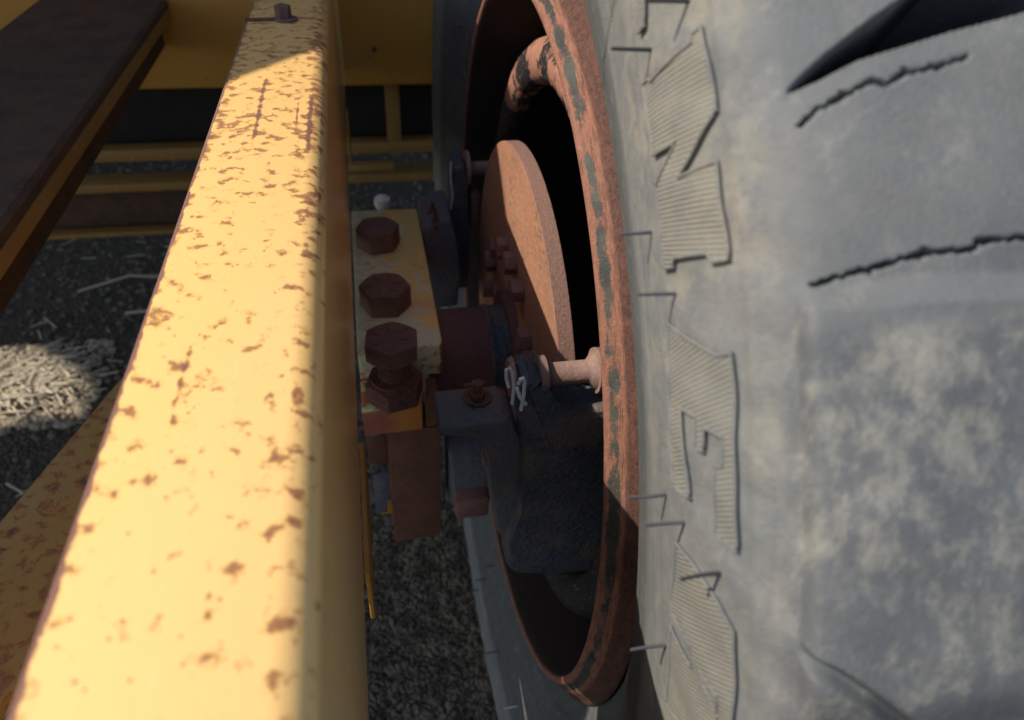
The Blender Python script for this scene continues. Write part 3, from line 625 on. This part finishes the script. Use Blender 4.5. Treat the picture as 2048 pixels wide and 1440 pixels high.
def relief(T, S_):
    """height of the rubber above the smooth casing; the tread pattern repeats round the wheel"""
    PER = 360 / 12.; H = np.zeros(T.shape)
    tt = (T - 129.0) % PER + 129.0      # 129 .. 150.2 holds groove, two cracks and the lug step
    act = sm((S_ - .178) / .006)
    up = interp_poly(S_, GU); lo = interp_poly(S_, GL)
    inside = np.minimum((tt - up), (lo - tt)) * .0092   # metres inside the wedge groove
    H -= .10 * sm(inside / .004) * (S_ > .178) * sm((S_ - .178) / .02)
    soft = sm((.006 - np.abs(lo - tt) * .0092) / .006) * (tt > lo) * act
    H -= .0006 * soft
    for c, wd in ((C1, .0004), (C2, .0007)):
        d, a = segdist(tt + .05 * hashn(S_ * 14) + .03 * hashn(S_ * 37), S_, c); jag = .0005 * hashn(S_ * 60)
        wd = wd * (.45 + .8 * np.abs(hashn(S_ * 9 + 2))) - .00035 * (hashn(S_ * 23 + wd * 900) > .55)
        wv = wd * (np.sin(a * 3.14) ** .7) * (.75 + .5 * np.sin(a * 31)) + .0001
        H -= .007 * sm((wv + .0005 - np.abs(d + jag * .4)) / .0008)
    st = interp_poly(S_, ST); k = sm((tt - (st - 1.0)) / 1.0) * sm((157.5 - tt) / 3.)
    H += .0060 * k * act
    d, a = segdist((T - 150) % (PER * 2) + 150, S_, G2); H -= .005 * sm((.0038 - d) / .0036) * act
    lipm = np.exp(-((S_ - .1655) / .0022) ** 2); H += .0012 * lipm
    H += .0016 * np.exp(-((S_ - .004) / .0022) ** 2) + .0008 * np.exp(-((S_ - .047) / .0035) ** 2) + .0007 * np.exp(-((S_ - .067) / .003) ** 2)
    # gentle unevenness of old rubber
    H += .0006 * (np.sin(T * .9 + S_ * 60) * np.sin(S_ * 95 - T * .37) + .5 * np.sin(T * 2.3 - S_ * 140)) * sm((S_ - .1) / .05)
    return H
th = np.r_[np.arange(126.5, 161.01, .055), np.linspace(161.5, 486.0, 430)]
s = np.r_[np.linspace(SMIN, -.001, 9), np.linspace(.0005, .10, 34), np.linspace(.102, .172, 36), np.linspace(.1735, .262, 118), np.linspace(.266, 2 * SMAX - .17, 44), np.linspace(2 * SMAX - .16, 2 * SMAX - SMIN, 24)]
T, S_ = np.meshgrid(th, s, indexing='ij')
SM = np.where(S_ > SMAX, 2 * SMAX - S_, S_); TM = np.where(S_ > SMAX, T + 10.6, T)
V = tpoint(T, S_, relief(TM, SM)).reshape(-1, 3)
nT, nS = T.shape; ii, jj = np.meshgrid(np.arange(nT), np.arange(nS - 1), indexing='ij'); i2 = (ii + 1) % nT
F = np.stack([ii * nS + jj, i2 * nS + jj, i2 * nS + jj + 1, ii * nS + jj + 1], -1).reshape(-1, 4)
base = wpos(wheel)
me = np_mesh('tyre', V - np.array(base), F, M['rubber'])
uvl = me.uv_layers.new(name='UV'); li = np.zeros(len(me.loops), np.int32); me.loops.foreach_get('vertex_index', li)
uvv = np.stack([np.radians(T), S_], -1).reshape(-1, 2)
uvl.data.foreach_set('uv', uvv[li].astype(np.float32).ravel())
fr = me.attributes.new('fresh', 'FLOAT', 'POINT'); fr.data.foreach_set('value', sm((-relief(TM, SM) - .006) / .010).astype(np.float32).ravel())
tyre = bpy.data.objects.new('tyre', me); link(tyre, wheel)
# raised ribbed lettering on the sidewall
LET = {
 'L0': [(125.6, .1380), (125.6, .1325), (127.45, .1306), (128.57, .1269), (130.03, .1252), (130.12, .1300), (128.6, .1375), (127.2, .1390)],
 'L1': [(132.53, .1599), (132.62, .1561), (132.86, .1556), (132.65, .1301), (132.4, .1281), (132.28, .1232), (135.53, .1235), (135.76, .1397), (136.88, .1238), (140.37, .1218), (140.44, .1293), (140.09, .1303),
        (140.33, .151), (140.69, .153), (140.71, .1596), (137.36, .1593), (137.16, .1396), (135.7, .1613), (133.86, .1611)],
 'L2': [(142.73, .1219), (143.99, .1524), (143.88, .1583), (147.27, .1582), (150.96, .158), (150.74, .1479), (148.09, .1488), (148.02, .1527), (146.91, .1532), (146.73, .1434), (147.71, .1421), (147.66, .1379), (146.41, .1386), (146.21, .1286), (149.98, .132), (149.86, .1204), (146.05, .1199)],
 'L3': [(152.46, .1221), (152.67, .1355), (153.29, .1489), (154.17, .1569), (156.98, .1586), (160.2, .1594), (160.6, .1480), (157.6, .1519), (157.37, .1513), (157.12, .1419), (157.6, .1440), (158.37, .1515), (160.8, .1470), (161.4, .1183), (157.0, .1180), (157.49, .1362), (156.44, .1349), (156.2, .1190), (155.66, .1174)],
}
from mathutils.geometry import delaunay_2d_cdt
def letter(poly, mat, parent, h=.0014):
    """flat outline in (metres round the wheel, metres across) meshed finely, then laid on the rubber"""
    K = .0085; P = [(a * K, b) for a, b in poly]; n = len(P)
    def ins(x, y):
        c = False
        for i in range(n):
            (x0, y0), (x1, y1) = P[i], P[i - 1]
            if (y0 > y) != (y1 > y) and x < (x1 - x0) * (y - y0) / (y1 - y0) + x0: c = not c
        return c
    pts = []; edge = []
    for i in range(n):
        a, b = P[i], P[(i + 1) % n]; k = max(1, int(math.dist(a, b) / .0015))
        pts += [(a[0] + (b[0] - a[0]) * t / k, a[1] + (b[1] - a[1]) * t / k) for t in range(k)]
    m = len(pts); edge = [(i, (i + 1) % m) for i in range(m)]
    B = np.array(pts); x = min(p[0] for p in P) + .0021
    while x < max(p[0] for p in P):
        y = min(p[1] for p in P) + .0011
        while y < max(p[1] for p in P):
            if ins(x, y) and np.hypot(B[:, 0] - x, B[:, 1] - y).min() > .001: pts.append((x, y))
            y += .002
        x += .002
    v, e, f = delaunay_2d_cdt([Vector(p) for p in pts], edge, [list(range(m))], 1, 1e-7)[:3]
    A = np.array([(p[0] / K, p[1]) for p in v]); 
    Hh = relief(A[:, 0], A[:, 1])
    bm = bmesh.new(); uv = bm.loops.layers.uv.verify()
    top = [bm.verts.new(q) for q in tpoint(A[:, 0], A[:, 1], Hh + h)]; bot = [bm.verts.new(q) for q in tpoint(A[:, 0], A[:, 1], Hh - .002)]
    ix = {q: k % len(v) for k, q in enumerate(top + bot)}
    cnt = {}
    for q in f:
        bm.faces.new([top[i] for i in q])
        for i in range(len(q)): k = tuple(sorted((q[i], q[(i + 1) % len(q)]))); cnt[k] = cnt.get(k, 0) + 1
    for (a, b), c in cnt.items():
        if c == 1: bm.faces.new((top[a], top[b], bot[b], bot[a])).material_index = 1
    for fc_ in bm.faces:
        for l in fc_.loops: k = ix[l.vert]; l[uv].uv = (R(A[k, 0]), A[k, 1])
    nv = len(bm.verts); O = np.array([(p[0] / K, p[1]) for p in pts[:m]]); Q = tpoint(O[:, 0], O[:, 1], relief(O[:, 0], O[:, 1]) + h + .0001)
    nf = set(bm.faces); tube(bm, [Vector(q) for q in Q] + [Vector(Q[0])], .00062, 6, caps=False)
    for fc_ in bm.faces:
        if fc_ not in nf:
            fc_.material_index = 1
            for l in fc_.loops: l[uv].uv = (2.4, .13)
    o = obj('lettering', bm, mat, parent, smooth=40); o.data.materials.append(M['rubber']); return o
for k, p in LET.items(): letter(p, M['letter2'] if k in ('L2', 'L3') else M['letter'], tyre)
# vent hairs standing out of the sidewall
def hair(a, s_, L, drop, bend, mat, r=.0010):
    p = tpoint(np.array(a), np.array(s_), 0.); p = Vector([float(q) for q in p]); x, q1, nx, nr = prof_at(np.array(s_)); t = R(a)
    nrm = Vector((-1, 0, 0)); pts = []
    for i in range(9):
        u = i / 8; pts.append(p + nrm * (L * u - .002) + Vector((0, 0, drop * u * u)) + Vector((0, bend * math.sin(u * 3.0), 0)))
    bm = bmesh.new(); tube(bm, pts, r * 1.05, 8, r * .8); return obj('vent_hair', bm, mat, tyre)
for a, s_, L, dr, bd, m in ((131.33, .1313, .0166, .0006, .0005, 'hair'), (131.17, .1549, .0155, 0, .0004, 'hair'), (138.45, .1093, .0141, 0, -.0003, 'hairgrey'), (141.53, .1276, .0157, .0008, .0004, 'hairgrey'),
                            (150.83, .1084, .0170, .0012, -.0003, 'hairgrey'), (151.32, .1264, .0170, .0014, .0005, 'hairgrey'), (152.23, .1506, .0166, .0002, .0007, 'hair'), (158.9, .110, .0165, .001, .0004, 'hairgrey'),
                            (33.1, .030, .012, 0, 0, 'hair'), (17.2, .085, .010, 0, 0, 'hair'), (-88.8, .095, .016, 0, .0004, 'hair'), (-90.2, .055, .016, -.001, 0, 'hair'), (-105.5, .063, .018, 0, 0, 'hair'), (-119.9, .055, .016, 0, 0, 'wire'), (-89.7, .030, .014, 0, 0, 'hair')):
    hair(a, s_, L, dr, bd, M[m], .00075 if 100 < a else .0008)

# pale stalk standing against the lower rim
bm = bmesh.new(); tube(bm, [(.100, .285, -.66), (.0985, .300, -.648), (.0965, .318, -.630)], .0022, 8, .0004)
tube(bm, [(.1030, .262, -.70), (.100, .285, -.66)], .0024, 8, .0022)
props(obj('dry_stalk', bm, M['straw'], loc=(.103, .262, -.70)), 'pale pointed dry stalk caught beside the lower rim', 'dry stalk')

# ------------------------------------------------------------------ frame beyond
cf = empty('cross_beam', (-.3, 1.25, -.40), 'broad yellow cross beam spanning behind the far end of the lengthwise beam', 'beam')
bm = bmesh.new(); box(bm, -.80, .62, 1.2, 1.30, -.392, -.165, .006); obj('web_plate', bm, M['yellow'], cf)
bm = bmesh.new(); tube(bm, [(.0275, 1.1975, -.335), (.0275, 1.2005, -.335)], .0035, 12); obj('rivet', bm, M['nut'], cf)
lf = empty('lower_frame', (-.2, 1.3, -.66), 'yellow bars of the lower frame below the cross beam', 'frame')
for nm_, b_ in (('upright', (.040, .063, 1.215, 1.235, -.492, -.393)), ('rail', (-.60, .60, 1.215, 1.245, -.511, -.491)), ('tab_plate', (-.03, .047, 1.18, 1.20, -.527, -.516)),
                ('rail', (-.80, .60, 1.215, 1.26, -.564, -.549)), ('rail', (-.80, .0, 1.215, 1.24, -.645, -.637)), ('web', (-.80, .6, 1.262, 1.27, -.51, -.393)), ('grimy_panel', (-.80, -.05, 1.25, 1.258, -.66, -.5645))):
    bm = bmesh.new(); box(bm, *b_, .002); obj(nm_.replace('grimy_', ''), bm, M['railrust'] if nm_[0] == 'g' else M['grimy'] if nm_ != 'web' else M['blackpaint'], lf)
bm = bmesh.new(); box(bm, -1.6, 1.2, 2.3, 2.4, -.93, 1.1, .01)  # added to block low sky and darken the view behind the bars
props(obj('rear_panel', bm, M['railrust'], loc=(-.5, 2.35, -.9)), 'dark steel panel in deep shade far behind the frame bars', 'panel')
rail = empty('side_rail', (-.31, .7, -.36), 'dark rusted brown side rail with yellow lower lip at upper left', 'rail')
bm = bmesh.new(); prism(bm, [(-.42, -.262), (-.262, -.262), (-.258, -.266), (-.2585, -.274), (-.42, -.274)], 'y', .10, 1.195); obj('top_flange', bm, M['railrust'], rail)
bm = bmesh.new(); prism(bm, [(-.274, -.2745), (-.2575, -.2745), (-.2575, -.288), (-.274, -.288)], 'y', .10, 1.195); obj('lower_lip', bm, M['grimy'], rail)
bm = bmesh.new(); prism(bm, [(-.286, -.2885), (-.275, -.2885), (-.275, -.326), (-.286, -.326)], 'y', .10, 1.195); obj('web', bm, M['railrust'], rail)
gp = empty('gusset_plate', (-.22, .3, -.43), 'dull yellow diagonal plate at lower left under the beam', 'plate')
bm = bmesh.new(); prism(bm, [(-.2150, .563), (-.2273, .5243), (-.2719, .3831), (-.33, .20), (-.361, .10), (-.312, .095), (-.2289, .2475), (-.12, .454), (-.15, .55)], 'z', -.432, -.42, .001); obj('plate', bm, M['speck'], gp)

# unseen slabs added to cast the beam's diagonal shade and frame the sun patch
def slab(name, label, cat, zz, th, e0, e1, q0, q1, mat, hole=None):
    e = Vector((.608, .794)); q = Vector((-.794, .608)); E0 = Vector((-.0881 - (zz + .165), .5233)); sft = zz - GZ
    polys = [[E0 + e * e0 + q * q0, E0 + e * e1 + q * q0, E0 + e * e1 + q * q1, E0 + e * e0 + q * q1]]
    if hole: polys.append([Vector((x - sft, y)) for x, y in hole])
    bm = bmesh.new(); es = []
    for poly in polys:
        v = [bm.verts.new((p.x, p.y, zz)) for p in poly]
        es += [bm.edges.new((v[i], v[(i + 1) % len(v)])) for i in range(len(v))]
    bmesh.ops.triangle_fill(bm, edges=es, use_beauty=True)
    g = bmesh.ops.extrude_face_region(bm, geom=bm.faces[:]); bmesh.ops.translate(bm, verts=[v for v in g['geom'] if isinstance(v, bmesh.types.BMVert)], vec=(0, 0, th))
    props(obj(name, bm, mat, smooth=0, loc=(E0.x, E0.y, zz)), label, cat)
slab('lift_arm', 'yellow flat lift arm of the machine crossing above the far frame', 'arm', .42, .005, -1.0, 2.2, 0, .42, M['yellow'])
slab('machine_deck', 'yellow steel deck of the machine high above the frame', 'deck', 1.3, .01, -1.2, 2.2, .36, 3.4, M['yellow'],
     [(-.84, 1.35), (-.70, 1.335), (-.60, 1.255), (-.55, 1.195), (-.55, 1.105), (-.634, 1.105), (-.70, 1.085), (-.84, 1.07)])
